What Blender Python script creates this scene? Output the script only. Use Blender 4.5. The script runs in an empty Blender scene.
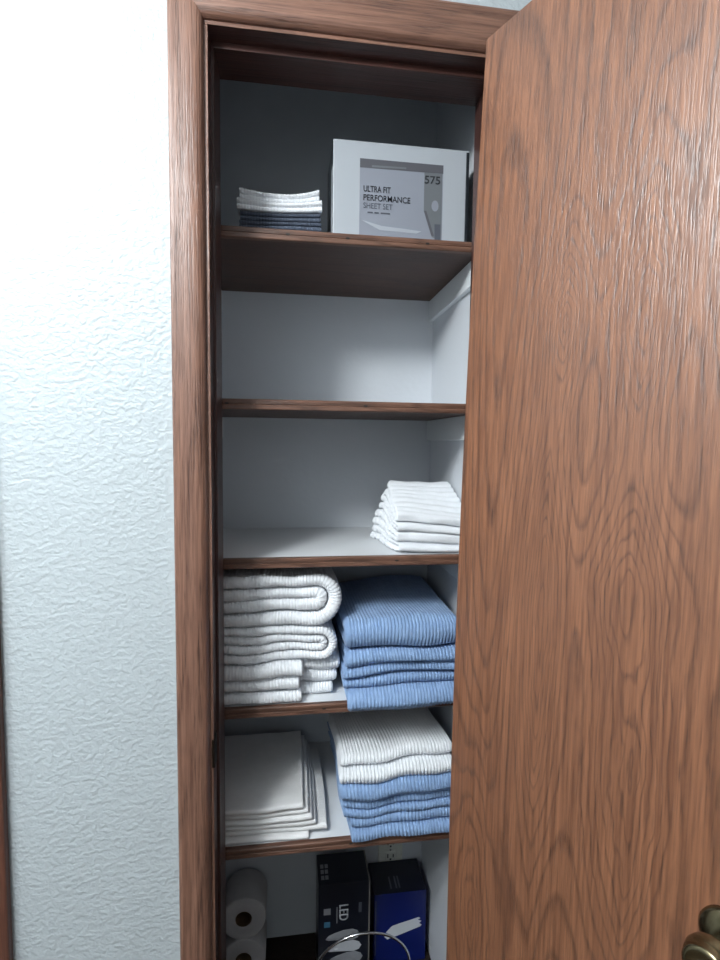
import bpy, bmesh, math, random
import numpy as np
from math import sin, cos, pi, radians
from mathutils import Matrix, Vector

random.seed(3)
sc = bpy.context.scene
C = sc.collection
FLOOR = -0.034
CEIL = 2.41

# ------------------------------------------------------------------ materials
def lin(r, g, b):
    f = lambda c: (c/255/12.92) if c/255 <= .04045 else ((c/255+.055)/1.055)**2.4
    return (f(r), f(g), f(b), 1)

def new_mat(name):
    m = bpy.data.materials.new(name); m.use_nodes = True
    nt = m.node_tree
    return m, nt, nt.nodes, nt.links, nt.nodes['Principled BSDF']

def plain(name, col, rough=.5, metal=0.0, **kw):
    m, nt, N, L, B = new_mat(name)
    B.inputs['Base Color'].default_value = col
    B.inputs['Roughness'].default_value = rough
    B.inputs['Metallic'].default_value = metal
    for k, v in kw.items(): B.inputs[k].default_value = v
    return m

def ramp(N, stops, interp='LINEAR'):
    r = N.new('ShaderNodeValToRGB'); r.color_ramp.interpolation = interp
    e = r.color_ramp.elements
    while len(e) < len(stops): e.new(.5)
    for i, (p, c) in enumerate(stops):
        e[i].position = p; e[i].color = c if len(c) == 4 else (*c, 1)
    return r

def noise(N, L, src, scale, stretch=(1, 1, 1), detail=2., rough=.5, dist=0., off=(0, 0, 0)):
    mp = N.new('ShaderNodeMapping'); mp.inputs['Scale'].default_value = stretch; mp.inputs['Location'].default_value = off
    L.new(src, mp.inputs['Vector'])
    n = N.new('ShaderNodeTexNoise'); n.inputs['Scale'].default_value = scale
    n.inputs['Detail'].default_value = detail; n.inputs['Roughness'].default_value = rough
    n.inputs['Distortion'].default_value = dist
    L.new(mp.outputs[0], n.inputs['Vector'])
    return n

def math_node(N, L, op, a, b=None):
    m = N.new('ShaderNodeMath'); m.operation = op
    for i, v in enumerate((a, b)):
        if v is None: continue
        if isinstance(v, (int, float)): m.inputs[i].default_value = v
        else: L.new(v, m.inputs[i])
    return m.outputs[0]

def mixc(N, L, fac, a, b, mode='MIX'):
    m = N.new('ShaderNodeMix'); m.data_type = 'RGBA'; m.blend_type = mode
    if isinstance(fac, (int, float)): m.inputs[0].default_value = fac
    else: L.new(fac, m.inputs[0])
    for idx, v in ((6, a), (7, b)):
        if isinstance(v, tuple): m.inputs[idx].default_value = v
        else: L.new(v, m.inputs[idx])
    return m.outputs[2]

def wood(name, light, mid, dark, axis='Z', rings=11., width=6., length=.8, off=(0, 0, 0), rough=.36, bump=.25,
         ring_amt=.6, pore_amt=.55, spec=.5, coat=0., hearts=(), base=1.):
    """oak: contour lines of a stretched noise (cathedrals), fine pores along the grain"""
    m, nt, N, L, B = new_mat(name)
    tc = N.new('ShaderNodeTexCoord').outputs['Object']
    ai = 'XYZ'.index(axis)
    st = [width]*3; st[ai] = length
    n = noise(N, L, tc, 1., tuple(st), 1.2, .35, .25, off)
    wob = noise(N, L, tc, 1., tuple(38. if i != ai else 26. for i in range(3)), 2., .6)
    field = n.outputs['Fac'] if base == 1. else math_node(N, L, 'MULTIPLY', n.outputs['Fac'], base)
    for cx, cz, sx, sz, amp in hearts:            # cathedral figures of the veneer: long nested ovals
        wq = noise(N, L, tc, 1., (30., 30., 9.), 2., .5, 0., (cx*7, 0, cz*3))
        sep = N.new('ShaderNodeSeparateXYZ'); L.new(tc, sep.inputs[0])
        dx = math_node(N, L, 'DIVIDE', math_node(N, L, 'SUBTRACT', sep.outputs[0], cx), sx)
        dz = math_node(N, L, 'DIVIDE', math_node(N, L, 'SUBTRACT', sep.outputs[2], cz), sz)
        d2 = math_node(N, L, 'ADD', math_node(N, L, 'POWER', math_node(N, L, 'ABSOLUTE', dx), 1.35), math_node(N, L, 'POWER', math_node(N, L, 'ABSOLUTE', dz), 1.6))
        d2 = math_node(N, L, 'ADD', d2, math_node(N, L, 'MULTIPLY', math_node(N, L, 'SUBTRACT', wq.outputs['Fac'], .5), .55))
        g = math_node(N, L, 'MULTIPLY', math_node(N, L, 'EXPONENT', math_node(N, L, 'MULTIPLY', d2, -1.)), amp)
        field = math_node(N, L, 'ADD', field, g)
    v = math_node(N, L, 'ADD', math_node(N, L, 'MULTIPLY', field, rings), math_node(N, L, 'MULTIPLY', wob.outputs['Fac'], .28))
    fr = math_node(N, L, 'FRACT', v)
    rr = ramp(N, [(0, (.6, .6, .6)), (.10, (.06, .06, .06)), (.70, (.1, .1, .1)), (.93, (.9, .9, .9)), (1, (.6, .6, .6))])
    L.new(fr, rr.inputs[0])
    st2 = [430.]*3; st2[ai] = 16.
    p = noise(N, L, tc, 1., tuple(st2), 2.5, .6)
    pr = ramp(N, [(.48, (0, 0, 0)), (.66, (1, 1, 1))]); L.new(p.outputs['Fac'], pr.inputs[0])
    st3 = [190.]*3; st3[ai] = 4.
    q = noise(N, L, tc, 1., tuple(st3), 3., .6, .1)
    qr = ramp(N, [(.35, (0, 0, 0)), (.68, (1, 1, 1))]); L.new(q.outputs['Fac'], qr.inputs[0])
    c = mixc(N, L, qr.outputs[0], light, mid)
    ringf = math_node(N, L, 'MULTIPLY', rr.outputs[0], ring_amt)
    c = mixc(N, L, ringf, c, dark)
    # pores sit mostly in the ring's early wood
    pf = math_node(N, L, 'MULTIPLY', pr.outputs[0], math_node(N, L, 'ADD', math_node(N, L, 'MULTIPLY', rr.outputs[0], .6), .4))
    c = mixc(N, L, math_node(N, L, 'MULTIPLY', pf, pore_amt), c, tuple(x*.55 for x in dark[:3])+(1,))
    L.new(c, B.inputs['Base Color'])
    B.inputs['Roughness'].default_value = rough
    B.inputs['Specular IOR Level'].default_value = spec
    B.inputs['Coat Weight'].default_value = coat
    B.inputs['Coat Roughness'].default_value = .4
    h = math_node(N, L, 'SUBTRACT', 1., math_node(N, L, 'ADD', pf, math_node(N, L, 'MULTIPLY', q.outputs['Fac'], .3)))
    bp = N.new('ShaderNodeBump'); bp.inputs['Strength'].default_value = bump; bp.inputs['Distance'].default_value = .0012
    L.new(h, bp.inputs['Height']); L.new(bp.outputs[0], B.inputs['Normal'])
    if coat: L.new(bp.outputs[0], B.inputs['Coat Normal'])
    return m

def wall_paint(name, col, rough, scale, strength, dist):
    m, nt, N, L, B = new_mat(name)
    tc = N.new('ShaderNodeTexCoord').outputs['Object']
    n = noise(N, L, tc, scale, (1, 1, 1.25), 1.4, .5, .15)
    r = ramp(N, [(.30, (0, 0, 0)), (.72, (1, 1, 1))], 'EASE'); L.new(n.outputs['Fac'], r.inputs[0])
    n2 = noise(N, L, tc, scale*3.2, (1, 1, 1), 2., .5)
    h = math_node(N, L, 'ADD', r.outputs[0], math_node(N, L, 'MULTIPLY', n2.outputs['Fac'], .35))
    bp = N.new('ShaderNodeBump'); bp.inputs['Strength'].default_value = strength; bp.inputs['Distance'].default_value = dist
    L.new(h, bp.inputs['Height']); L.new(bp.outputs[0], B.inputs['Normal'])
    B.inputs['Base Color'].default_value = col; B.inputs['Roughness'].default_value = rough
    return m

def fabric(name, col, col2, bump=.5, scale=700.):
    m, nt, N, L, B = new_mat(name)
    tc = N.new('ShaderNodeTexCoord').outputs['Object']
    n = noise(N, L, tc, scale, (1, 1, 1), 2., .6)
    n2 = noise(N, L, tc, 60., (1, 1, 1), 2., .5)
    f = math_node(N, L, 'ADD', math_node(N, L, 'MULTIPLY', n.outputs['Fac'], .6), math_node(N, L, 'MULTIPLY', n2.outputs['Fac'], .4))
    r = ramp(N, [(.3, col2), (.7, col)]); L.new(f, r.inputs[0])
    L.new(r.outputs[0], B.inputs['Base Color'])
    B.inputs['Roughness'].default_value = .95
    B.inputs['Specular IOR Level'].default_value = .15
    B.inputs['Sheen Weight'].default_value = .15
    bp = N.new('ShaderNodeBump'); bp.inputs['Strength'].default_value = bump; bp.inputs['Distance'].default_value = .001
    L.new(n.outputs['Fac'], bp.inputs['Height']); L.new(bp.outputs[0], B.inputs['Normal'])
    return m

M = {}
M['door'] = wood('door_oak', lin(149, 100, 71), lin(112, 71, 49), lin(66, 39, 28), 'Z', 44., 5.4, .62, (1.3, 0, 2.2), .38, .35, .55, .6, .6, .7, base=.45,
                 hearts=((.189, 1.575, .034, .11, .19), (.176, 1.17, .030, .30, .22), (.302, 1.22, .055, .12, .16), (.318, .98, .050, .28, .22), (.300, 1.56, .045, .20, .20), (.06, .62, .045, .30, .16), (.40, 1.80, .05, .3, .2)))
M['casing'] = wood('casing_oak', lin(144, 106, 88), lin(108, 75, 61), lin(66, 43, 35), 'Z', 9., 9., .7, (.3, 2, 1), .38, .5, .3, .8, .5, .4)
M['casing_h'] = wood('casing_oak_across', lin(144, 106, 88), lin(108, 75, 61), lin(66, 43, 35), 'X', 9., 9., .7, (.3, 2, 1), .38, .5, .3, .8, .5, .4)
M['jamb'] = wood('jamb_stain', lin(84, 54, 48), lin(60, 37, 33), lin(38, 23, 20), 'Z', 6., 9., .7, (0, 1, 0), .36, .25, .4, .5)
M['jamb_h'] = wood('jamb_stain_across', lin(84, 54, 48), lin(60, 37, 33), lin(38, 23, 20), 'X', 6., 9., .7, (0, 1, 0), .36, .25, .4, .5)
M['darktrim'] = wood('dark_trim', lin(104, 66, 52), lin(84, 52, 42), lin(56, 34, 28), 'Z', 6., 9., .7, (0, 1, 0), .4, .25, .4, .5)
M['shelfwood'] = wood('shelf_stain', lin(84, 54, 40), lin(62, 39, 28), lin(36, 22, 15), 'X', 6., 8., 1., (0, 3, 0), .45, .3, .45, .5)
M['edgewood'] = wood('shelf_edge', lin(128, 93, 76), lin(94, 65, 52), lin(48, 31, 24), 'X', 6., 30., 2.4, (0, 3, 0), .42, .35, .5, .5)
M['shelfpaint'] = plain('shelf_white_paint', (.74, .76, .78, 1), .5)
M['wall'] = wall_paint('wall_texture', (.46, .505, .525, 1), .46, 105., .34, .0026)
M['closet'] = wall_paint('closet_paint', (.63, .655, .69, 1), .55, 60., .06, .002)
M['hall'] = plain('hall_paint', (.28, .295, .305, 1), .7)
M['ceil'] = plain('ceiling_paint', (.82, .84, .85, 1), .8)
M['cleat'] = plain('cleat_paint', (.72, .75, .77, 1), .5)
M['carpet'] = fabric('dark_carpet', lin(42, 30, 25), lin(24, 17, 14), 1., 300.)
M['hallfloor'] = fabric('hall_carpet', lin(92, 82, 72), lin(72, 64, 56), 1., 300.)
M['white'] = fabric('white_terry', (.86, .88, .91, 1), (.76, .78, .81, 1))
M['white2'] = fabric('white_cotton', (.83, .83, .83, 1), (.75, .75, .75, 1), .35)
M['blue'] = fabric('blue_terry', lin(147, 173, 208), lin(115, 142, 182))
M['slate'] = fabric('slate_terry', lin(92, 100, 115), lin(66, 74, 88))
M['brass'] = plain('antique_brass', lin(128, 118, 92), .24, 1.)
M['darkmetal'] = plain('dark_metal', lin(46, 40, 34), .4, .9)
M['chrome'] = plain('chrome', (.8, .8, .82, 1), .12, 1.)
M['carton'] = plain('carton_white', lin(166, 171, 177), .35)
M['cartondark'] = plain('carton_dark', lin(34, 38, 43), .35)
M['ink'] = plain('ink_dark', lin(38, 40, 48), .5)
M['inklight'] = plain('ink_grey', lin(80, 84, 94), .5)
M['panel'] = plain('print_sheet_grey', lin(134, 138, 148), .4)
M['panelpale'] = plain('print_pale', lin(160, 164, 172), .4)
M['paneldark'] = plain('print_headboard', lin(84, 84, 90), .4)
M['panelmid'] = plain('print_wall_grey', lin(104, 108, 112), .4)
M['ledbox'] = plain('led_box_black', lin(22, 26, 38), .3)
M['navy'] = plain('blue_box', lin(16, 30, 96), .3)
M['navydark'] = plain('blue_box_top', lin(16, 20, 38), .35)
M['ledprint'] = plain('led_print_white', lin(205, 208, 214), .4)
M['ledgrey'] = plain('led_print_grey', lin(150, 152, 158), .4)
M['ledteal'] = plain('led_print_teal', lin(70, 120, 150), .4)
M['boxedge'] = plain('box_edge_grey', lin(120, 116, 112), .5)
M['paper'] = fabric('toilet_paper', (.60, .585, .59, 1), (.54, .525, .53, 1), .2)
M['core'] = plain('cardboard_core', lin(120, 96, 74), .8)
M['plastic'] = plain('outlet_plastic', lin(222, 222, 214), .35)
M['slot'] = plain('outlet_slot', (.01, .01, .01, 1), .6)

# ------------------------------------------------------------------ object helpers
def link(name, me, mat=None, parent=None):
    o = bpy.data.objects.new(name, me); C.objects.link(o)
    if mat is not None:
        for m_ in (mat if isinstance(mat, (list, tuple)) else [mat]): me.materials.append(m_)
    if parent: o.parent = parent
    return o

def thing(name, label, cat, loc=(0, 0, 0), group=None, rotz=0.):
    o = bpy.data.objects.new(name, None); C.objects.link(o)
    o.empty_display_size = .05
    o.location = loc; o.rotation_euler = (0, 0, rotz)
    o['label'] = label; o['category'] = cat
    if group: o['group'] = group
    return o

def tag(o, label, cat, group=None):
    o['label'] = label; o['category'] = cat
    if group: o['group'] = group
    return o

def struct(o):
    o['kind'] = 'structure'; return o

def bm_obj(name, bm, mat, parent=None, smooth=False):
    me = bpy.data.meshes.new(name); bm.normal_update(); bm.to_mesh(me); bm.free()
    if smooth:
        for p in me.polygons: p.use_smooth = True
    return link(name, me, mat, parent)

def add_box(bm, x0, x1, y0, y1, z0, z1, bev=0.):
    r = bmesh.ops.create_cube(bm, size=1.)
    vs = r['verts']
    bmesh.ops.transform(bm, matrix=Matrix.Translation(((x0+x1)/2, (y0+y1)/2, (z0+z1)/2)) @ Matrix.Diagonal((x1-x0, y1-y0, z1-z0, 1)), verts=vs)
    if bev:
        es = list({e for v in vs for e in v.link_edges})
        bmesh.ops.bevel(bm, geom=es, offset=bev, segments=2, affect='EDGES', profile=.5)

def box(name, b, mat, parent=None, bev=0., smooth=False):
    bm = bmesh.new(); add_box(bm, *b, bev=bev); return bm_obj(name, bm, mat, parent, smooth)

def lathe(bm, prof, origin, axis, seg=32, cap=True):
    """prof: (radius, height along axis)"""
    a = Vector(axis).normalized(); t = a.orthogonal().normalized(); b = a.cross(t)
    rings = []
    for r, h in prof:
        rings.append([bm.verts.new(Vector(origin)+a*h+(t*cos(2*pi*k/seg)+b*sin(2*pi*k/seg))*max(r, 1e-5)) for k in range(seg)])
    for i in range(len(rings)-1):
        for k in range(seg):
            bm.faces.new((rings[i][k], rings[i][(k+1) % seg], rings[i+1][(k+1) % seg], rings[i+1][k]))
    if cap:
        bm.faces.new(rings[0][::-1]); bm.faces.new(rings[-1])
    bmesh.ops.recalc_face_normals(bm, faces=bm.faces)

def tube(bm, pts, r, seg=10, closed=False):
    pts = [Vector(p) for p in pts]; n = len(pts); rings = []
    up = Vector((.31, .52, .79)).normalized()
    for i, p in enumerate(pts):
        a = pts[(i-1) % n] if (closed or i > 0) else p
        b = pts[(i+1) % n] if (closed or i < n-1) else p
        d = (b-a).normalized()
        u = d.cross(up).normalized(); w = d.cross(u)
        rings.append([bm.verts.new(p+(u*cos(2*pi*k/seg)+w*sin(2*pi*k/seg))*r) for k in range(seg)])
    for i in range(n if closed else n-1):
        j = (i+1) % n
        for k in range(seg):
            bm.faces.new((rings[i][k], rings[i][(k+1) % seg], rings[j][(k+1) % seg], rings[j][k]))
    if not closed:
        bm.faces.new(rings[0][::-1]); bm.faces.new(rings[-1])
    bmesh.ops.recalc_face_normals(bm, faces=bm.faces)

def poly_xz(name, pts, y, mat, parent, depth=.0004):
    """thin print in the XZ plane facing -Y, its front at y"""
    bm = bmesh.new()
    f = [bm.verts.new((x, y, z)) for x, z in pts]; b = [bm.verts.new((x, y+depth, z)) for x, z in pts]
    n = len(pts)
    bm.faces.new(f); bm.faces.new(b[::-1])
    for i in range(n):
        j = (i+1) % n; bm.faces.new((f[i], b[i], b[j], f[j]))
    bmesh.ops.recalc_face_normals(bm, faces=bm.faces)
    return bm_obj(name, bm, mat, parent)

def lettering(name, text, mat, parent, x0, x1, z0, height, y, rot=0., bold=.0):
    """text in the XZ plane, scaled to span x0..x1 (along its own direction) with the given cap height"""
    cu = bpy.data.curves.new('lettering_curve', 'FONT'); cu.body = text; cu.extrude = .0; cu.offset = bold
    t = bpy.data.objects.new('lettering_source', cu); C.objects.link(t)
    bpy.context.view_layer.update()
    dg = bpy.context.evaluated_depsgraph_get()
    me = bpy.data.meshes.new_from_object(t.evaluated_get(dg))
    bpy.data.objects.remove(t); bpy.data.curves.remove(cu)
    co = np.empty(len(me.vertices)*3); me.vertices.foreach_get('co', co); co = co.reshape(-1, 3)
    mn, mx = co.min(0), co.max(0)
    u = (co[:, 0]-mn[0])/(mx[0]-mn[0])*abs(x1-x0); v = (co[:, 1]-mn[1])/(mx[1]-mn[1])*height
    if rot == 0: X, Z = x0+u, z0+v
    else: X, Z = z0+v, x0-u          # reads downwards: letter tops to +X, x0 = top z
    out = np.stack([X, np.full(len(X), y), Z], 1)
    me.vertices.foreach_set('co', out.ravel()); me.update()
    bm = bmesh.new(); bm.from_mesh(me)
    r = bmesh.ops.extrude_face_region(bm, geom=list(bm.faces))
    for g in r['geom']:
        if isinstance(g, bmesh.types.BMVert): g.co.y += .0003
    bmesh.ops.recalc_face_normals(bm, faces=bm.faces)
    bm.to_mesh(me); bm.free(); me.materials.clear(); me.name = name
    return link(name, me, mat, parent)

# ------------------------------------------------------------------ room shell
JL, JR, JT = -.1290, .3750, 2.0765           # jamb faces and head underside
CW, CHH = .0545, .068                     # casing widths
REV = .0065
wall_y0, wall_y1 = .016, .131

bm = bmesh.new()
add_box(bm, -2.0, JL-.018, wall_y0, wall_y1, FLOOR, CEIL)
add_box(bm, JR+.018, 1.6, wall_y0, wall_y1, FLOOR, CEIL)
add_box(bm, JL-.018, JR+.018, wall_y0, wall_y1, JT+.018, CEIL)
struct(bm_obj('wall_front', bm, M['wall']))
struct(box('wall_left', (-.232, -.172, wall_y1, .513, FLOOR, CEIL), M['closet']))
struct(box('wall_right', (.400, .460, wall_y1, .513, FLOOR, CEIL), M['closet']))
struct(box('wall_back', (-.232, .460, .513, .573, FLOOR, CEIL), M['closet']))
struct(box('wall_hall', (-2.0, 1.6, -1.75, -1.65, FLOOR, CEIL), M['hall']))
struct(box('wall_west', (-2.1, -2.0, -1.75, .131, FLOOR, CEIL), M['hall']))
struct(box('wall_east', (1.6, 1.7, -1.75, .131, FLOOR, CEIL), M['hall']))
struct(box('ceiling', (-2.1, 1.7, -1.75, .573, CEIL, CEIL+.05), M['ceil']))
bm = bmesh.new(); add_box(bm, -2.1, 1.7, -1.75, .02, FLOOR-.05, FLOOR)
struct(bm_obj('floor', bm, M['hallfloor']))
struct(box('floor_closet', (-.232, .460, .02, .573, FLOOR-.05, FLOOR), M['carpet']))

def casing_profile(w):
    # (across from the inner edge, out from the wall): eased edges, almost flat face
    return [(0, 0), (0, .0040), (.0010, .0062), (.0030, .0092), (.0060, .0118), (.010, .0138), (.016, .0152), (.024, .016), (w-.006, .016), (w-.002, .0148), (w, .012), (w, 0)]

def casing_side(x_in, sgn, z1_in, name, mat):
    bm = bmesh.new(); pr = casing_profile(CW); lo = []; hi = []
    for a, o in pr:
        lo.append(bm.verts.new((x_in+sgn*a, wall_y0-o, FLOOR)))
        hi.append(bm.verts.new((x_in+sgn*a, wall_y0-o, z1_in+a*CHH/CW)))
    n = len(pr)
    for i in range(n):
        j = (i+1) % n; bm.faces.new((lo[i], lo[j], hi[j], hi[i]))
    bm.faces.new(lo); bm.faces.new(hi)
    bmesh.ops.recalc_face_normals(bm, faces=bm.faces)
    return struct(bm_obj(name, bm, mat))
def casing_head(x0, x1, z_in, name, mat):
    bm = bmesh.new(); pr = casing_profile(CHH); lo = []; hi = []
    for a, o in pr:
        s = a*CW/CHH
        lo.append(bm.verts.new((x0-s, wall_y0-o, z_in+a))); hi.append(bm.verts.new((x1+s, wall_y0-o, z_in+a)))
    n = len(pr)
    for i in range(n):
        j = (i+1) % n; bm.faces.new((lo[i], lo[j], hi[j], hi[i]))
    bm.faces.new(lo); bm.faces.new(hi)
    bmesh.ops.recalc_face_normals(bm, faces=bm.faces)
    return struct(bm_obj(name, bm, mat))
casing_side(JL-REV, -1, JT+REV, 'trim_1', M['casing'])
casing_side(JR+REV, 1, JT+REV, 'trim_2', M['casing'])
casing_head(JL-REV, JR+REV, JT+REV, 'trim_3', M['casing_h'])
# jambs with their stops (one moulding each)
def jamb(name, b, s, mat):
    bm = bmesh.new(); add_box(bm, *b, bev=.001); add_box(bm, *s, bev=.0015); bm.normal_update()
    for f in bm.faces:
        if f.normal.y < -.6 and f.calc_center_median().y < wall_y0+.003: f.material_index = 1     # front edge: lighter casing wood paints in the bright glint along it
    return struct(bm_obj(name, bm, [mat, M['casing_h'] if mat is M['jamb_h'] else M['casing']]))
jamb('trim_4', (JL-.018, JL, wall_y0, wall_y1, FLOOR, JT), (JL-.002, JL+.0055, .052, wall_y1, FLOOR, JT-.0095), M['jamb'])
jamb('trim_5', (JR, JR+.018, wall_y0, wall_y1, FLOOR, JT), (JR-.0060, JR+.002, .052, wall_y1, FLOOR, JT-.0095), M['jamb'])
jamb('trim_6', (JL-.018, JR+.018, wall_y0, wall_y1, JT, JT+.018), (JL, JR, .052, wall_y1, JT-.0105, JT+.002), M['jamb_h'])
# casing of the next door along the hallway
struct(box('trim_7', (-.532, -.4738, .000, wall_y0, FLOOR, 2.13), M['darktrim'], bev=.003))

# ------------------------------------------------------------------ the door
DW, DT, DZ0, DZ1 = .485, .035, -.012, 2.059
PHI = radians(-65.42)
bow = lambda z: .0192*(z-2.059)**2 + .0535*(z-2.059)            # warped stile (local y, inner face towards -y)
door = bpy.data.objects.new('door_1', None)
bm = bmesh.new()
sec = []
for cx, cy, a0 in ((.0025, .0025, 180), (DW-.0025, .0025, 270), (DW-.0025, DT-.0025, 0), (.0025, DT-.0025, 90)):
    for k in range(4):
        a = radians(a0+30*k); sec.append((cx+.0025*cos(a), cy+.0025*sin(a)))
NS = 40; prev = None
for i in range(NS+1):
    z = DZ0+(DZ1-DZ0)*i/NS
    ring = [bm.verts.new((x, y+bow(z), z)) for x, y in sec]
    if prev:
        for k in range(len(sec)):
            j = (k+1) % len(sec); bm.faces.new((prev[k], prev[j], ring[j], ring[k]))
    else: bm.faces.new(ring[::-1])
    prev = ring
bm.faces.new(prev)
bmesh.ops.recalc_face_normals(bm, faces=bm.faces)
door = struct(bm_obj('door_1', bm, M['door']))
door.location = (.322, -.045, 0); door.rotation_euler = (0, 0, PHI)
KX, KZ = .437, .875
yk = bow(KZ)
bm = bmesh.new()
lathe(bm, [(.034, 0), (.034, .003), (.031, .007), (.024, .009), (.020, .011), (.014, .013)], (KX, yk, KZ), (0, -1, 0), 40)
bm_obj('knob_rose', bm, M['brass'], door, True)
bm = bmesh.new()
lathe(bm, [(.012, .010), (.011, .020), (.0115, .026), (.017, .030), (.0225, .034), (.0262, .040), (.0275, .047), (.0262, .053), (.0235, .057), (.0245, .059), (.023, .061),
           (.0175, .0635), (.0165, .0625), (.010, .0645), (0, .065)], (KX, yk, KZ), (0, -1, 0), 40)
bm_obj('door_knob', bm, M['brass'], door, True)
bm = bmesh.new()
lathe(bm, [(.033, 0), (.031, .006), (.014, .012), (.012, .025), (.024, .033), (.0275, .046), (.022, .057), (0, .06)], (KX, yk+DT, KZ), (0, 1, 0), 32)
bm_obj('door_knob', bm, M['brass'], door, True)
for hz in (.25, 1.05, 1.82):
    bm = bmesh.new(); by = bow(hz)
    lathe(bm, [(.0055, -.045), (.0065, -.042), (.0065, .042), (.0055, .045)], (-.003, by+DT+.004, hz), (0, 0, 1), 16)
    bm_obj('hinge', bm, M['brass'], door, True)

# strike plate let into the left jamb
t = thing('strike_plate', 'small dark metal strike plate let into the left door jamb', 'strike plate', (JL, .034, .836))
bm = bmesh.new()
add_box(bm, .0002, .0016, -.0155, .010, -.028, .028, bev=.0006)
add_box(bm, -.0032, .0016, -.0195, -.0152, -.026, .026, bev=.0006)
bm_obj('plate', bm, M['darkmetal'], t)
box('latch_hole', (.0015, .0019, -.007, .005, -.012, .012), M['slot'], t)

# ------------------------------------------------------------------ shelves
SX0, SX1, SY0, SY1 = -.1715, .3995, .140, .5125
ST = .0205
SHELF = [1.8095, 1.4820, 1.1630, .8510, .5462]
SLAB = ['topmost brown stained closet shelf, carrying the white boxed sheet set',
        'empty closet shelf with brown stained edge, just under the topmost one',
        'white topped closet shelf carrying only the white towels near the door',
        'closet shelf carrying rolled white towels beside the tall blue towel stack',
        'lowest closet shelf, above the toilet rolls and dark boxes']
for k, z in enumerate(SHELF):
    t = thing('closet_shelf', SLAB[k], 'shelf', (SX0, SY0, z-ST), 'built-in closet shelves')
    bm = bmesh.new(); add_box(bm, 0, SX1-SX0, .0125, SY1-SY0, 0, ST)
    bm.faces.ensure_lookup_table(); bm.normal_update()
    for f in bm.faces: f.material_index = 1 if f.normal.z > .5 else 0
    bm_obj('board', bm, [M['shelfwood'], M['shelfpaint']], t)
    # front edging: two plies with a groove between them
    bm = bmesh.new()
    pr = [(0.0125, .0), (.0015, .0), (0, .0015), (0, .0088), (.0012, .0096), (.0012, .0102), (0, .011), (0, ST-.0015), (.0015, ST), (.0125, ST)]
    a = [bm.verts.new((0, y, zz)) for y, zz in pr]; b = [bm.verts.new((SX1-SX0, y, zz)) for y, zz in pr]
    for i in range(len(pr)):
        j = (i+1) % len(pr); bm.faces.new((a[i], a[j], b[j], b[i]))
    bm.faces.new(a); bm.faces.new(b)
    bmesh.ops.recalc_face_normals(bm, faces=bm.faces)
    o = bm_obj('front_edge', bm, M['edgewood'], t)
    for kx in {0: (.173, .29, .452), 1: (.055, .33), 2: (.4,), 3: (.25,), 4: (.31,)}[k]:
        bm = bmesh.new(); lathe(bm, [(.0018, 0), (.0018, .0012)], (kx, .0002, ST*.55), (0, -1, 0), 10)
        bmesh.ops.transform(bm, matrix=Matrix.Translation((kx, 0, 0)) @ Matrix.Diagonal((2.4, .35, 1, 1)) @ Matrix.Translation((-kx, 0, 0)), verts=bm.verts)
        bm_obj('knot', bm, M['slot'], o)
# painted cleats under the shelves
n = 8
for z in SHELF:
    struct(box('trim_%d' % n, (.388, .400, .150, .513, z-ST-.055, z-ST-.0004), M['cleat'], bev=.0015)); n += 1
    struct(box('trim_%d' % n, (-.172, -.167, .150, .513, z-ST-.055, z-ST-.0004), M['cleat'], bev=.0015)); n += 1

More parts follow.
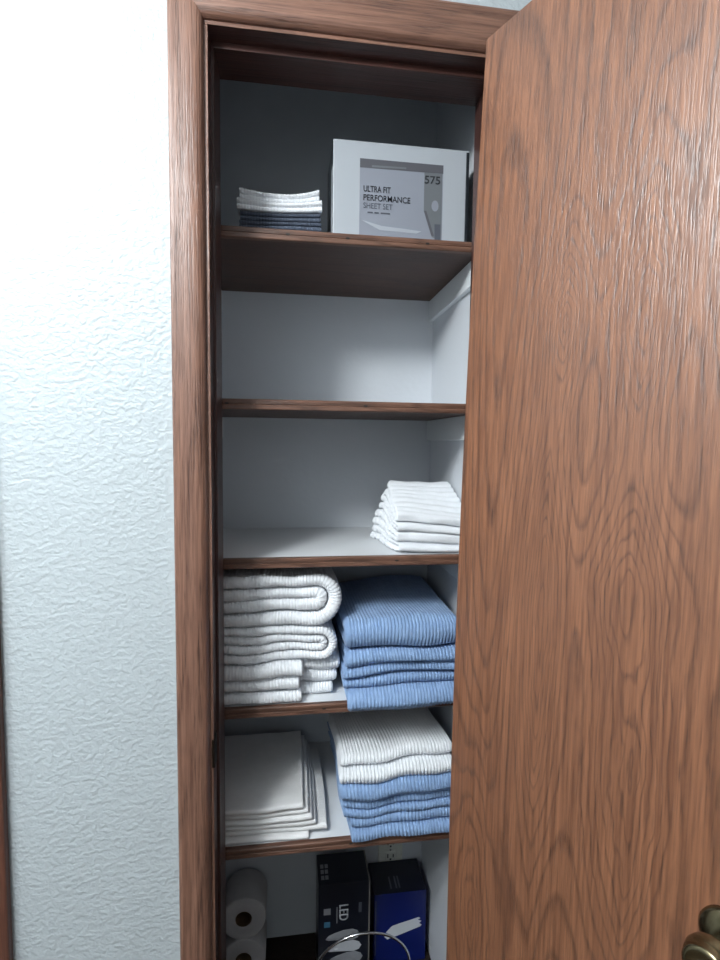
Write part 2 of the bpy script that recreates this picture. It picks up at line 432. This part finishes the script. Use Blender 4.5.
# ------------------------------------------------------------------ towels
class Buf:
    def __init__(s): s.v = []; s.f = []; s.n = 0
    def ribbon(s, path, h, s0, s1, plane='YZ', rib='sweep', period=.0072, amp=.0009, r=None, step=None):
        p = np.array(path, float)
        # tangents and normals of the path
        d = np.gradient(p, axis=0); d /= np.linalg.norm(d, axis=1)[:, None]
        nr = np.stack([-d[:, 1], d[:, 0]], 1)
        seg = np.r_[0, np.cumsum(np.linalg.norm(np.diff(p, axis=0), axis=1))]
        h = np.full(len(p), h) if np.isscalar(h) else np.array(h)
        h = h-amp*.75-.0003
        e = np.minimum(seg, seg[-1]-seg)              # ease the two free ends of the cloth
        hh = h*np.sqrt(np.clip(1-(1-np.clip(e/h, 0, 1))**2, .02, 1))
        r = h.mean() if r is None else r
        wave = lambda x: (np.abs(np.sin(pi*x/period))*2-1.25)*amp
        ths = np.linspace(.04, pi/2, 6)
        if step is None: step = period/5 if rib == 'sweep' else .012
        mid = np.linspace(s0+r, s1-r, max(2, int((s1-s0-2*r)/step)))
        rows = [(s0+r, -cos(t_), sin(t_)) for t_ in ths[:-1]]+[(q, 0, 1) for q in mid]+[(s1-r, cos(t_), sin(t_)) for t_ in ths[:-1][::-1]]
        V = []
        for q, c_, g in rows:
            w = wave(q+c_*r) if rib == 'sweep' else (wave(seg) if rib == 'path' else 0.)
            hw = (hh+w)*g
            qq = q+c_*(r+(w if rib == 'path' else 0.))
            A = p+nr*hw[:, None]; Bm = p-nr*hw[:, None]
            loop = np.concatenate([A, Bm[::-1]])
            qq = np.broadcast_to(qq, (len(p),)); qq = np.concatenate([qq, qq[::-1]])
            if plane == 'YZ': V.append(np.stack([qq, loop[:, 0], loop[:, 1]], 1))
            else: V.append(np.stack([loop[:, 0], qq, loop[:, 1]], 1))
        V = np.array(V); R_, K, _ = V.shape
        idx = np.arange(R_*K).reshape(R_, K)+s.n
        a = idx[:-1]; b = idx[1:]
        f = np.stack([a, np.roll(a, -1, 1), np.roll(b, -1, 1), b], -1).reshape(-1, 4)
        n_ = K//2
        caps = []
        for row, fl in ((idx[0], 0), (idx[-1], 1)):
            top = row[:n_]; bot = row[n_:][::-1]
            qd = np.stack([top[:-1], bot[:-1], bot[1:], top[1:]], 1) if not fl else np.stack([top[:-1], top[1:], bot[1:], bot[:-1]], 1)
            caps.append(qd)
        s.v.append(V.reshape(-1, 3)); s.f.append(f); s.f += caps; s.n += R_*K
    def build(s, name, mat, warp=None, parent=None):
        v = np.concatenate(s.v); f = np.concatenate(s.f)
        if warp is not None: v = warp(v)
        me = bpy.data.meshes.new(name)
        me.vertices.add(len(v)); me.vertices.foreach_set('co', v.ravel())
        me.loops.add(f.size); me.loops.foreach_set('vertex_index', f.ravel().astype(np.int32))
        me.polygons.add(len(f)); me.polygons.foreach_set('loop_start', np.arange(0, f.size, 4, dtype=np.int32))
        me.update(calc_edges=True); me.validate()
        bm = bmesh.new(); bm.from_mesh(me); bmesh.ops.recalc_face_normals(bm, faces=bm.faces); bm.to_mesh(me); bm.free()
        me.polygons.foreach_set('use_smooth', np.ones(len(me.polygons), bool))
        return link(name, me, mat, parent)

def resample(pts, ds):
    p = np.array(pts, float); L_ = np.r_[0, np.cumsum(np.linalg.norm(np.diff(p, axis=0), axis=1))]
    keep = np.r_[True, np.diff(L_) > 1e-7]; p = p[keep]; L_ = L_[keep]
    n_ = max(4, int(L_[-1]/ds)); q = np.linspace(0, L_[-1], n_)
    return np.stack([np.interp(q, L_, p[:, 0]), np.interp(q, L_, p[:, 1])], 1)

def serp(zs, front, back, ds=.010):
    """serpentine: layers at heights zs (top to bottom); bends alternate front, back, front...; front/back: position lists per layer"""
    pts = []
    fwd = True
    n_ = len(zs)
    for k in range(n_):
        fr = front[min(k//2, len(front)-1)]; bk = back[min((k+1)//2, len(back)-1)]
        rr_f = abs(zs[k]-zs[k+1])/2 if (k % 2 == 0 and k+1 < n_) else abs(zs[k]-zs[k-1])/2 if k % 2 else 0
        rr_b = abs(zs[k]-zs[k+1])/2 if (k % 2 and k+1 < n_) else abs(zs[k]-zs[k-1])/2 if (k % 2 == 0 and k) else 0
        a, b = (bk-rr_b, fr+rr_f) if k % 2 == 0 else (fr+rr_f, bk-rr_b)
        pts += [(a, zs[k]), (b, zs[k])]
        if k+1 < n_:
            zc = (zs[k]+zs[k+1])/2; rr = abs(zs[k]-zs[k+1])/2; sg = -1 if k % 2 == 0 else 1
            for t_ in np.linspace(0, pi, 12)[1:-1]:
                pts.append((b+sg*rr*sin(t_), zc+rr*cos(t_)))
    return resample(pts, ds)

def ubend(x_left, x_right, zb, zt, ds):
    """U lying on its side with its bend at x_right"""
    rr = (zt-zb)/2; zc = (zt+zb)/2
    pts = [(x_left, zt), (x_right-rr, zt)]
    pts += [(x_right-rr+rr*sin(t_), zc+rr*cos(t_)) for t_ in np.linspace(0, pi, 16)[1:-1]]
    pts += [(x_right-rr, zb), (x_left, zb)]
    return resample(pts, ds)

def ripple(seed, ax=.0, ay=.0, az=.0, k=16.):
    rs = np.random.RandomState(seed); W = rs.normal(0, k, (6, 3)); PH = rs.uniform(0, 6.28, (6, 3))
    def f(v):
        o = np.zeros_like(v)
        for w, ph in zip(W, PH):
            d = v @ (w*np.array([1, 1, 1.6]))
            o += np.stack([np.sin(d+ph[0]), np.sin(d+ph[1]), np.sin(d+ph[2])], 1)
        return o/2.4*np.array([ax, ay, az])
    return f

def pile_warp(z0, hgt, seed, amp=(.004, .004, .003), extra=None, k=16.):
    rp = ripple(seed, *amp, k=k); r2 = ripple(seed+1, 0., amp[1]*.5, .0011, k=46.)
    def w(v):
        t_ = np.clip((v[:, 2]-z0)/hgt, 0, 1)
        o = rp(v)+r2(v); o[:, 2] *= np.clip(t_*4, 0, 1)
        v = v+o
        if extra: v = extra(v, t_)
        v[:, 2] = np.maximum(v[:, 2], z0+.0003)
        return v
    return w

# -- fourth shelf, left: white bath towels
z0 = SHELF[3]
gA = 'white bath towels on the left of the fourth shelf'
def exA(v, t_):
    v[:, 2] += t_*(-.006*np.clip((-.02-v[:, 0])/.15, 0, 1))      # sags a little towards the jamb
    return v
wA = pile_warp(z0, .27, 11, (.0025, .003, .0026), exA, 18.)
def two_u(label, zb, zt, xr, xi, yf, yb, per, gap=.97, shift=0.):
    q = (zt-zb)/4; b = Buf()
    b.ribbon(ubend(-.158, xr, zb+q/2, zt-q/2, per/5), q/2*gap, yf, yb, 'XZ', 'path', per, .0008)
    b.ribbon(ubend(-.158, xi, zb+1.5*q+shift, zt-1.5*q-shift*.2, per/5), q/2*gap, yf+.002, yb-.01, 'XZ', 'path', per, .0008)
    return tag(b.build('bath_towel', M['white'], wA), label, 'towel', gA)
def flat_a(label, zb, zt, xr, xf, yf, yb, hem):
    q = (zt-zb)/2; b = Buf()
    b.ribbon(serp([zt-q/2, zb+q/2], [yf+.034], [yb], .012), q/2*.97, -.160, xr, 'YZ', 'sweep', .0066, .0008)
    zm0, zm1 = hem; q2 = (zm1-zm0)/2
    b.ribbon(serp([zm1-q2/2, zm0+q2/2], [yf], [yf+.033], .006), q2/2*.99, -.160, xf, 'YZ', 'sweep', .0066, .0008)
    return tag(b.build('bath_towel', M['white'], wA), label, 'towel', gA)
flat_a('white ribbed bath towel at the bottom of the pile left of the blue stack', z0+.0015, .878, .1015, .030, .150, .42, (z0+.0015, .8765))
flat_a('flat folded white bath towel, second from the bottom beside the blue stack', .8785, .906, .1095, .026, .153, .42, (.8785, .9045))
flat_a('white bath towel under the two thick rolled ones, beside the blue stack', .9065, .9375, .114, .034, .150, .43, (.9065, .937))
two_u('white bath towel rolled at its end, second from the top beside blue stack', .938, 1.0115, .0985, .079, .160, .42, .0066)
two_u('thick white bath towel rolled over on itself, topmost of its pile', 1.012, 1.124, .1015, .0725, .158, .43, .0066, .97, .002)

# -- fourth shelf, right: blue towels
gB = 'blue bath towels on the fourth shelf'
def exB(v, t_):
    f = np.clip((.1385-v[:, 1])/.012, 0, 1)
    v[:, 2] -= f*f*.013*(1-t_)                                    # the front droops over the edge
    v[:, 2] += t_*.010*np.sin((v[:, 0]-.12)*12)
    v[:, 2] += np.clip(t_-.6, 0, 1)*.05*np.clip((v[:, 1]-.3)/.15, 0, 1)*np.clip((v[:, 0]-.2)/.14, 0, 1)
    return v
def wB(v):
    b = pile_warp(z0, .18, 21, (.004, .004, .0044), None, 19.)(v)
    return exB(b, np.clip((b[:, 2]-z0)/.18, 0, 1))
def pads(label, name, mat, group, pairs, x0, x1, warp, back, rib='sweep', per=.0072, amp=.0009, ds=.012):
    """pairs: list of (z bottom, z top, y front): each a pair of layers joined by a bend at the front"""
    b = Buf(); zs = []; fr = []
    for zb, zt, yf in pairs:
        q = (zt-zb)/2; zs += [zt-q/2, zb+q/2]; fr.append(yf)
    p_ = serp(zs, fr, back, ds)
    # half thickness follows the layer it belongs to
    tops = np.array(zs); hs = np.array([(zt-zb)/4 for zb, zt, _ in pairs for _ in (0, 1)])
    h = np.interp(p_[:, 1], tops[::-1], hs[::-1])*.985
    b.ribbon(p_, h, x0, x1, 'YZ', rib, per, amp)
    return tag(b.build(name, mat, warp), label, 'towel', group)
pads('blue bath towel at the bottom of the stack, drooping over the fourth shelf edge', 'bath_towel', M['blue'], gB,
     [(z0+.001, .884, .119)], .126, .372, wB, [.46, .46])
pads('middle blue bath towel of the stack on the fourth shelf', 'bath_towel', M['blue'], gB,
     [(.904, .925, .148), (.8845, .9035, .143)], .119, .372, wB, [.46, .47, .45])
pads('topmost blue bath towel of the stack on the fourth shelf', 'bath_towel', M['blue'], gB,
     [(.957, 1.020, .152), (.9255, .9565, .146)], .122, .374, wB, [.47, .46, .46])

# -- third shelf: white hand towels
z0c = SHELF[2]
gC = 'white hand towels on the third shelf'
def wC(v):
    t_ = np.clip((v[:, 2]-z0c)/.09, 0, 1.05)
    v = v+ripple(31, .0035, .0040, .0013, 20.)(v)+ripple(32, .0015, .002, .0008, 55.)(v)*np.stack([t_*0+1, t_*0+1, np.clip(t_*4, 0, 1)], 1)
    v[:, 2] = z0c+.0004+np.maximum(v[:, 2]-z0c, 0)*(1+.62*np.clip((v[:, 1]-.165)/.15, 0, 1))
    v[:, 2] -= t_*.016*np.clip((v[:, 0]-.25)/.13, 0, 1)*np.clip((.30-v[:, 1])/.1, 0, 1)
    v[:, 0] += np.clip((v[:, 1]-.165)/.16, 0, 1)*(-.024+.036*t_)*np.clip((.38-v[:, 0])/.14, 0, 1)
    return v
pads('flat white hand towel at the bottom of the pile on third shelf', 'hand_towel', M['white'], gC, [(z0c+.001, z0c+.0225, .160)], .233, .394, wC, [.355, .355], 'path', .0190, .0019, .0024)
pads('white hand towel in the middle of the pile on third shelf', 'hand_towel', M['white'], gC, [(z0c+.023, z0c+.046, .163)], .229, .394, wC, [.35, .35], 'path', .0190, .0019, .0024)
pads('white hand towel with loose fold, topmost of the pile on third shelf', 'hand_towel', M['white'], gC, [(z0c+.066, z0c+.089, .168), (z0c+.0465, z0c+.0655, .160)], .231, .394, wC, [.335, .34, .34], 'path', .0190, .0019, .0024)

# -- fifth shelf, left: thin white mats
z0d = SHELF[4]
gD = 'thin white towels on the left of the lowest shelf'
wD = pile_warp(z0d, .078, 41, (.003, .0035, .0026), None, 15.)
labsD = ['bottom thin white towel of the left pile on the lowest shelf',
         'thin white towel reaching farthest towards the blue stack, second from the bottom',
         'thin white towel third from the bottom, left pile on the lowest shelf',
         'thin white towel fourth from the bottom, left pile on the lowest shelf',
         'thin white towel just under the top one, left pile on lowest shelf',
         'smooth thin white towel lying topmost of the left pile on lowest shelf']
rights = [.044, .086, .062, .055, .048, .0375]; fronts = [.150, .160, .158, .155, .158, .154]
for k in range(6):
    hz = .0130
    pads(labsD[k], 'thin_towel', M['white2'], gD, [(z0d+.0005+k*hz, z0d+.0002+(k+1)*hz, fronts[k])], -.163, rights[k], wD, [.44, .44], 'path', .009, .0003, .003)

# -- fifth shelf, right: blue towels with a white one on top
gE = 'blue bath towels on the lowest shelf'
def wE(v):
    t_ = np.clip((v[:, 2]-z0d)/.17, 0, 1.05)
    v = v+ripple(51, .004, .004, .0042, 20.)(v)*np.stack([np.ones(len(v)), np.ones(len(v)), np.clip(t_*4, 0, 1)], 1)
    f = np.clip((.1385-v[:, 1])/.012, 0, 1); v[:, 2] -= f*f*.005*(1-t_)
    v[:, 2] += t_*.016*np.clip((v[:, 0]-.12)/.24, 0, 1)
    v[:, 0] -= .012*np.clip((v[:, 1]-.16)/.24, 0, 1)
    v[:, 2] = np.maximum(v[:, 2], np.where(v[:, 1] > .139, z0d+.0004, -9))
    return v
pads('blue bath towel lying lowest in the stack under the white towel', 'bath_towel', M['blue'], gE,
     [(z0d+.0225, .586, .146), (z0d+.001, z0d+.022, .130)], .138, .374, wE, [.42, .42, .42])
pads('blue bath towel in the middle of the stack under the white towel', 'bath_towel', M['blue'], gE,
     [(.604, .6225, .158), (.5865, .6035, .148)], .124, .374, wE, [.42, .42, .42])
pads('blue bath towel directly under the white towel on the lowest shelf', 'bath_towel', M['blue'], gE,
     [(.623, .663, .150)], .120, .374, wE, [.43, .42])
pads('white ribbed bath towel lying on the blue stack of the lowest shelf', 'bath_towel', M['white'], 'white towel on the lowest blue stack',
     [(.6885, .712, .170), (.6635, .688, .150)], .120, .372, wE, [.40, .40, .40])

# -- first shelf: washcloths
z0f = SHELF[0]
def wF(v):
    t_ = np.clip((v[:, 2]-z0f)/.09, 0, 1.1)
    v = v+ripple(61, .002, .002, .0016, 26.)(v)*np.stack([np.ones(len(v)), np.ones(len(v)), np.clip(t_*4, 0, 1)], 1)
    x = (v[:, 0]+.013)/.083
    v[:, 2] += t_*t_*(.015*np.clip(x, 0, 1)**2+.008*np.clip(-x, 0, 1)**2-.002)
    v[:, 2] = np.maximum(v[:, 2], z0f+.0003)
    return v
cl = [('dark slate washcloth at the bottom of the pile on top shelf', 'slate', 0, .0165, -.094, .066, .186),
      ('dark slate washcloth second from the bottom on the top shelf', 'slate', .0168, .033, -.095, .068, .184),
      ('dark slate washcloth just under the white ones on top shelf', 'slate', .0333, .050, -.093, .067, .185),
      ('white washcloth lying on the dark slate ones, top shelf', 'white', .0503, .070, -.099, .0705, .181),
      ('white washcloth with curled corners, topmost on the top shelf', 'white', .0703, .090, -.093, .066, .185)]
for lab, mt, a, b_, xa, xb, yf in cl:
    q = (b_-a)/4
    bf = Buf()
    p_ = serp([z0f+b_-q/2, z0f+b_-1.5*q, z0f+a+1.5*q, z0f+a+q/2], [yf, yf+.002], [.33, .33, .33], .006)
    bf.ribbon(p_, q/2*.94, xa, xb, 'YZ', 'sweep', .006, .0004)
    tag(bf.build('washcloth', M[mt], wF), lab, 'washcloth', 'washcloths on the top shelf')

# ------------------------------------------------------------------ sheet set box
bx0, bx1, by0, by1, bz0, bz1 = .0900, .3705, .160, .300, 1.8099, 1.9975
t = thing('sheet_set_box', 'white boxed bed sheet set with grey picture and 575 on top shelf', 'box', ((bx0+bx1)/2, (by0+by1)/2, bz0))
T = Vector(t.location)
def rel(o): o.matrix_parent_inverse = Matrix.Translation(-T); return o
bm = bmesh.new(); add_box(bm, bx0, bx1, by0, by1, bz0, bz1, bev=.0018)
bm.normal_update()
for f in bm.faces: f.material_index = 1 if abs(f.normal.x) > .8 else 0
rel(bm_obj('carton', bm, [M['carton'], M['cartondark']], t))
rel(box('side_stripe', (bx0-.0004, bx0+.0003, by0+.012, by0+.034, bz0+.002, bz1-.045), M['carton'], t))
rel(box('edge_stripe', (bx1-.0068, bx1-.0006, by0-.0004, by0+.0004, bz0+.002, bz1-.004), M['cartondark'], t))
Y0 = by0-.0004
pn = rel(poly_xz('picture_panel', [(.1437, 1.8125), (.3155, 1.8125), (.3155, 1.9640), (.1437, 1.9640)], Y0, M['panel'], t))
def sub(o): o.parent = pn; o.matrix_parent_inverse = Matrix.Identity(4); return o
sub(poly_xz('headboard_print', [(.1437, 1.9465), (.3155, 1.9475), (.3155, 1.9640), (.1437, 1.9640)], Y0-.0004, M['paneldark'], t))
sub(poly_xz('headboard_print', [(.168, 1.9485), (.238, 1.9505), (.238, 1.9535), (.168, 1.9525)], Y0-.0007, M['panelmid'], t))
sub(poly_xz('wall_print', [(.2760, 1.872), (.2940, 1.8215), (.3135, 1.8140), (.3135, 1.9470), (.2760, 1.9470)], Y0-.0004, M['panelmid'], t))
sub(poly_xz('nightstand_print', [(.3000, 1.8165), (.3115, 1.8165), (.3115, 1.847), (.2990, 1.847)], Y0-.0007, M['inklight'], t))
sub(poly_xz('shadow_gap_print', [(.2760, 1.872), (.2930, 1.8235), (.2985, 1.8235), (.2815, 1.8720)], Y0-.0007, M['paneldark'], t))
sub(poly_xz('lamp_print', [(.2995+.0075*cos(a), 1.883+.011*sin(a)) for a in np.linspace(0, 2*pi, 13)[:-1]], Y0-.0007, M['panel'], t))
sub(poly_xz('sheet_fold_print', [(.146, 1.846), (.185, 1.828), (.262, 1.826), (.272, 1.831), (.230, 1.834), (.19, 1.836)], Y0-.0005, M['panelpale'], t))
yl = Y0-.0010
rel(lettering('lettering', 'ULTRA FIT', M['ink'], t, .1515, .2065, 1.9005, .0118, yl, bold=.006))
rel(lettering('lettering', 'PERFORMANCE', M['ink'], t, .1515, .2475, 1.8835, .0118, yl, bold=.006))
rel(lettering('lettering', 'SHEET SET', M['inklight'], t, .1515, .2110, 1.8685, .0108, yl))
rel(lettering('lettering', '575', M['ink'], t, .2765, .3090, 1.9255, .0155, yl, bold=.010))
for q in ((.160, .171), (.174, .183), (.187, .206)):
    rel(poly_xz('fine_print', [(q[0], 1.8595), (q[1], 1.8595), (q[1], 1.8620), (q[0], 1.8620)], yl, M['inklight'], t))

# ------------------------------------------------------------------ bottom of the closet
# toilet rolls stacked against the left wall
RR = .0582
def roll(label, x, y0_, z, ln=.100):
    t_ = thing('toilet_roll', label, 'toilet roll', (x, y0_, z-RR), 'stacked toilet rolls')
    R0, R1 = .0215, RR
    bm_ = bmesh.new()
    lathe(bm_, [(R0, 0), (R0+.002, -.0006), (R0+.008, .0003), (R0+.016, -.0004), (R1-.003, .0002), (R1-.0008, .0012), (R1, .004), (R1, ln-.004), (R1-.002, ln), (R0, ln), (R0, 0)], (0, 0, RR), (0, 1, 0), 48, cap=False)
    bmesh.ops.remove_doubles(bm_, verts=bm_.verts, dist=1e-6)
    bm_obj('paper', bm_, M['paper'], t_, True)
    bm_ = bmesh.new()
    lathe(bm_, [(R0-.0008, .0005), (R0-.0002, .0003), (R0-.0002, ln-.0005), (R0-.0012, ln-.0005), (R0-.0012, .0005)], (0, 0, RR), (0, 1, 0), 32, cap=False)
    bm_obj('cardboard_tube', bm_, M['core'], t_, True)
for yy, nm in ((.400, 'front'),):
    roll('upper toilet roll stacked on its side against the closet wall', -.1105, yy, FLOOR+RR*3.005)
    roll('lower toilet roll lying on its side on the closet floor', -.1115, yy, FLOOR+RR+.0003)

# dark LED bulb box
lx0, lx1, ly0, ly1, lz0, lz1 = .0840, .2195, .360, .462, FLOOR+.0002, .2500
t = thing('light_bulb_box', 'tall black box lettered LED standing left of the blue box', 'box', ((lx0+lx1)/2, (ly0+ly1)/2, lz0), 'boxes on the closet floor')
T = Vector(t.location)
bm = bmesh.new(); add_box(bm, lx0, lx1, ly0, ly1, lz0, lz1, bev=.0012); rel(bm_obj('carton', bm, M['ledbox'], t))
rel(box('edge_strip', (lx1-.003, lx1+.0004, ly0-.0005, ly1-.002, lz0+.002, lz1+.0003), M['boxedge'], t))
yb = ly0-.0006
rel(lettering('lettering', 'LED', M['ledprint'], t, .189, .145, .1385, .024, yb, rot=1, bold=.02))
rel(poly_xz('underline_print', [(.1315, .184), (.1340, .184), (.1340, .139), (.1315, .139)], yb, M['ledgrey'], t))
rel(poly_xz('small_print', [(.098, .182), (.116, .182), (.116, .165), (.098, .165)], yb, M['ledgrey'], t))
rel(poly_xz('small_print', [(.099, .145), (.115, .145), (.115, .130), (.099, .130)], yb, M['ledteal'], t))
rel(poly_xz('small_print', [(.190, .190), (.198, .190), (.198, .163), (.190, .163)], yb, M['inklight'], t))
def bulb_print(x, z, s):
    up = [(-.055, -.006), (-.048, .003), (-.030, .010), (-.006, .0155), (.016, .0165), (.030, .010), (.036, .0), (.030, -.010), (.016, -.0145), (-.006, -.0125), (-.030, -.0105), (-.048, -.0095)]
    return [(x+a*s, z+b_*s) for a, b_ in up]
for k, z in enumerate((.102, .070, .038)):
    rel(poly_xz('bulb_print', bulb_print(.158+.004*k, z, 1.0), yb, M['ledgrey'] if k != 1 else M['ledprint'], t))
# marks on the carton's lid
bm = bmesh.new()
for gx, gy in ((.092, .375), (.103, .375), (.092, .394), (.103, .394), (.092, .412), (.104, .412)):
    add_box(bm, gx, gx+.0085, gy, gy+.013, lz1-.0002, lz1+.0004)
rel(bm_obj('lid_print', bm, M['ledgrey'], t))

# blue box
rx0, rx1, ry0, ry1, rz1 = .2380, .3835, .395, .505, .1720
t = thing('bulb_carton', 'blue box printed with a white tube, standing right of the LED box', 'box', ((rx0+rx1)/2, (ry0+ry1)/2, FLOOR+.0002), 'boxes on the closet floor')
T = Vector(t.location)
bm = bmesh.new(); add_box(bm, rx0, rx1, ry0, ry1, FLOOR+.0002, rz1, bev=.0012); bm.normal_update()
for f in bm.faces: f.material_index = 1 if f.normal.z > .5 else 0
rel(bm_obj('carton', bm, [M['navy'], M['navydark']], t))
yb = ry0-.0006
ca, sa = cos(radians(14)), sin(radians(14))
tp = [(-.054, -.008), (-.046, .004), (-.030, .014), (-.024, .016), (.050, .0145), (.054, .010), (.046, .007), (.055, .001), (.047, -.003), (.053, -.010), (.048, -.0135), (-.020, -.017), (-.034, -.016), (-.048, -.018)]
rel(poly_xz('tube_print', [(.318+a*ca-b_*sa, .068+a*sa+b_*ca) for a, b_ in tp], yb, M['ledprint'], t))
rel(poly_xz('edge_print', [(rx0+.003, .155), (rx0+.006, .155), (rx0+.006, FLOOR+.03), (rx0+.003, FLOOR+.03)], yb, M['inklight'], t))
bm = bmesh.new()
for gx in (.286, .301, .310):
    add_box(bm, gx, gx+.004, .41, .45, rz1-.0002, rz1+.0003)
rel(bm_obj('lid_print', bm, M['inklight'], t))

# outlet on the back wall
t = thing('wall_outlet', 'white electrical outlet on the back wall under the lowest shelf', 'outlet', (.3045, .513, .205))
bm = bmesh.new(); add_box(bm, -.036, .036, -.006, 0, -.057, .057, bev=.0025); bm_obj('cover_plate', bm, M['plastic'], t)
for dz in (.020, -.020):
    bm = bmesh.new(); add_box(bm, -.017, .017, -.0078, -.004, dz-.0145, dz+.0145, bev=.003); o = bm_obj('socket', bm, M['plastic'], t)
    bm = bmesh.new(); add_box(bm, -.0095, -.0065, -.0083, -.0076, dz-.004, dz+.008); add_box(bm, .0065, .0095, -.0083, -.0076, dz-.003, dz+.007)
    add_box(bm, -.0025, .0025, -.0083, -.0076, dz-.011, dz-.006); bm_obj('slots', bm, M['slot'], o)
bm = bmesh.new(); lathe(bm, [(.003, 0), (.003, .0012), (.001, .0018)], (0, -.006, 0), (0, -1, 0), 12); bm_obj('screw', bm, M['chrome'], t)

# chrome wire basket with a hooped handle
bxc, byc = .185, .255
t = thing('wire_basket', 'chrome wire basket with hooped handle in front of the dark boxes', 'basket', (bxc, byc, FLOOR))
circ = lambda r, z, n_=48: [(r*cos(2*pi*k/n_), r*.72*sin(2*pi*k/n_), z) for k in range(n_)]
bm = bmesh.new(); tube(bm, circ(.118, .060), .0028, 8, True); bm_obj('rim', bm, M['chrome'], t, True)
bm = bmesh.new(); tube(bm, circ(.095, .0032), .0028, 8, True); bm_obj('base_ring', bm, M['chrome'], t, True)
for k in range(14):
    a = 2*pi*(k+.5)/14
    bm = bmesh.new(); tube(bm, [(.095*cos(a), .095*.72*sin(a), .0032), (.118*cos(a), .118*.72*sin(a), .060)], .0014, 6); bm_obj('wire', bm, M['chrome'], t, True)
hp = [(.118, 0, .060)]+[(.118*cos(a), -.02*sin(a), .145+.118*sin(a)) for a in np.linspace(0, pi, 33)]+[(-.118, 0, .060)]
bm = bmesh.new(); tube(bm, hp, .0030, 10); bm_obj('handle', bm, M['chrome'], t, True)

# ------------------------------------------------------------------ light
ld = bpy.data.lights.new('hall_ceiling_light', 'POINT'); ld.shadow_soft_size = .12; ld.energy = 75; ld.color = (.93, .98, 1.)
lo = bpy.data.objects.new('hall_ceiling_light', ld); C.objects.link(lo); lo.location = (-.73, -.96, CEIL-.14)
ld = bpy.data.lights.new('far_fill_light', 'AREA'); ld.shape = 'DISK'; ld.size = .30; ld.energy = 30; ld.color = (.93, .98, 1.)  # added fill down the hall to even out the wall, not a known fixture
lo = bpy.data.objects.new('far_fill_light', ld); C.objects.link(lo); lo.location = (-1.55, -1.40, CEIL-.05)
w = bpy.data.worlds.new('World'); sc.world = w; w.use_nodes = True
w.node_tree.nodes['Background'].inputs[0].default_value = (.8, .9, 1, 1); w.node_tree.nodes['Background'].inputs[1].default_value = .05

# ------------------------------------------------------------------ camera
yaw, pitch, rol = 1.40692837e-01, 7.30218325e-02, 1.20688084e-02
F = Vector((sin(yaw)*cos(pitch), cos(yaw)*cos(pitch), -sin(pitch)))
R = Vector((cos(yaw), -sin(yaw), 0)); U = R.cross(F)
R2 = cos(rol)*R+sin(rol)*U; U2 = -sin(rol)*R+cos(rol)*U
cd = bpy.data.cameras.new('Camera'); cam = bpy.data.objects.new('Camera', cd); C.objects.link(cam)
mw = Matrix.Identity(4)
for i in range(3):
    mw[i][0] = R2[i]; mw[i][1] = U2[i]; mw[i][2] = -F[i]
mw[0][3], mw[1][3], mw[2][3] = 0, -.91, 1.40
cam.matrix_world = mw
cd.sensor_fit = 'VERTICAL'; cd.sensor_height = 36; cd.lens = 519.553*36/960; cd.clip_start = .01
sc.camera = cam

sc.view_settings.view_transform = 'Standard'; sc.view_settings.look = 'None'
sc.view_settings.gamma = 1; sc.view_settings.use_curve_mapping = False
sc.view_settings.exposure = 0.0
sc.cycles.max_bounces = 8; sc.cycles.diffuse_bounces = 5
sc.cycles.use_denoising = True
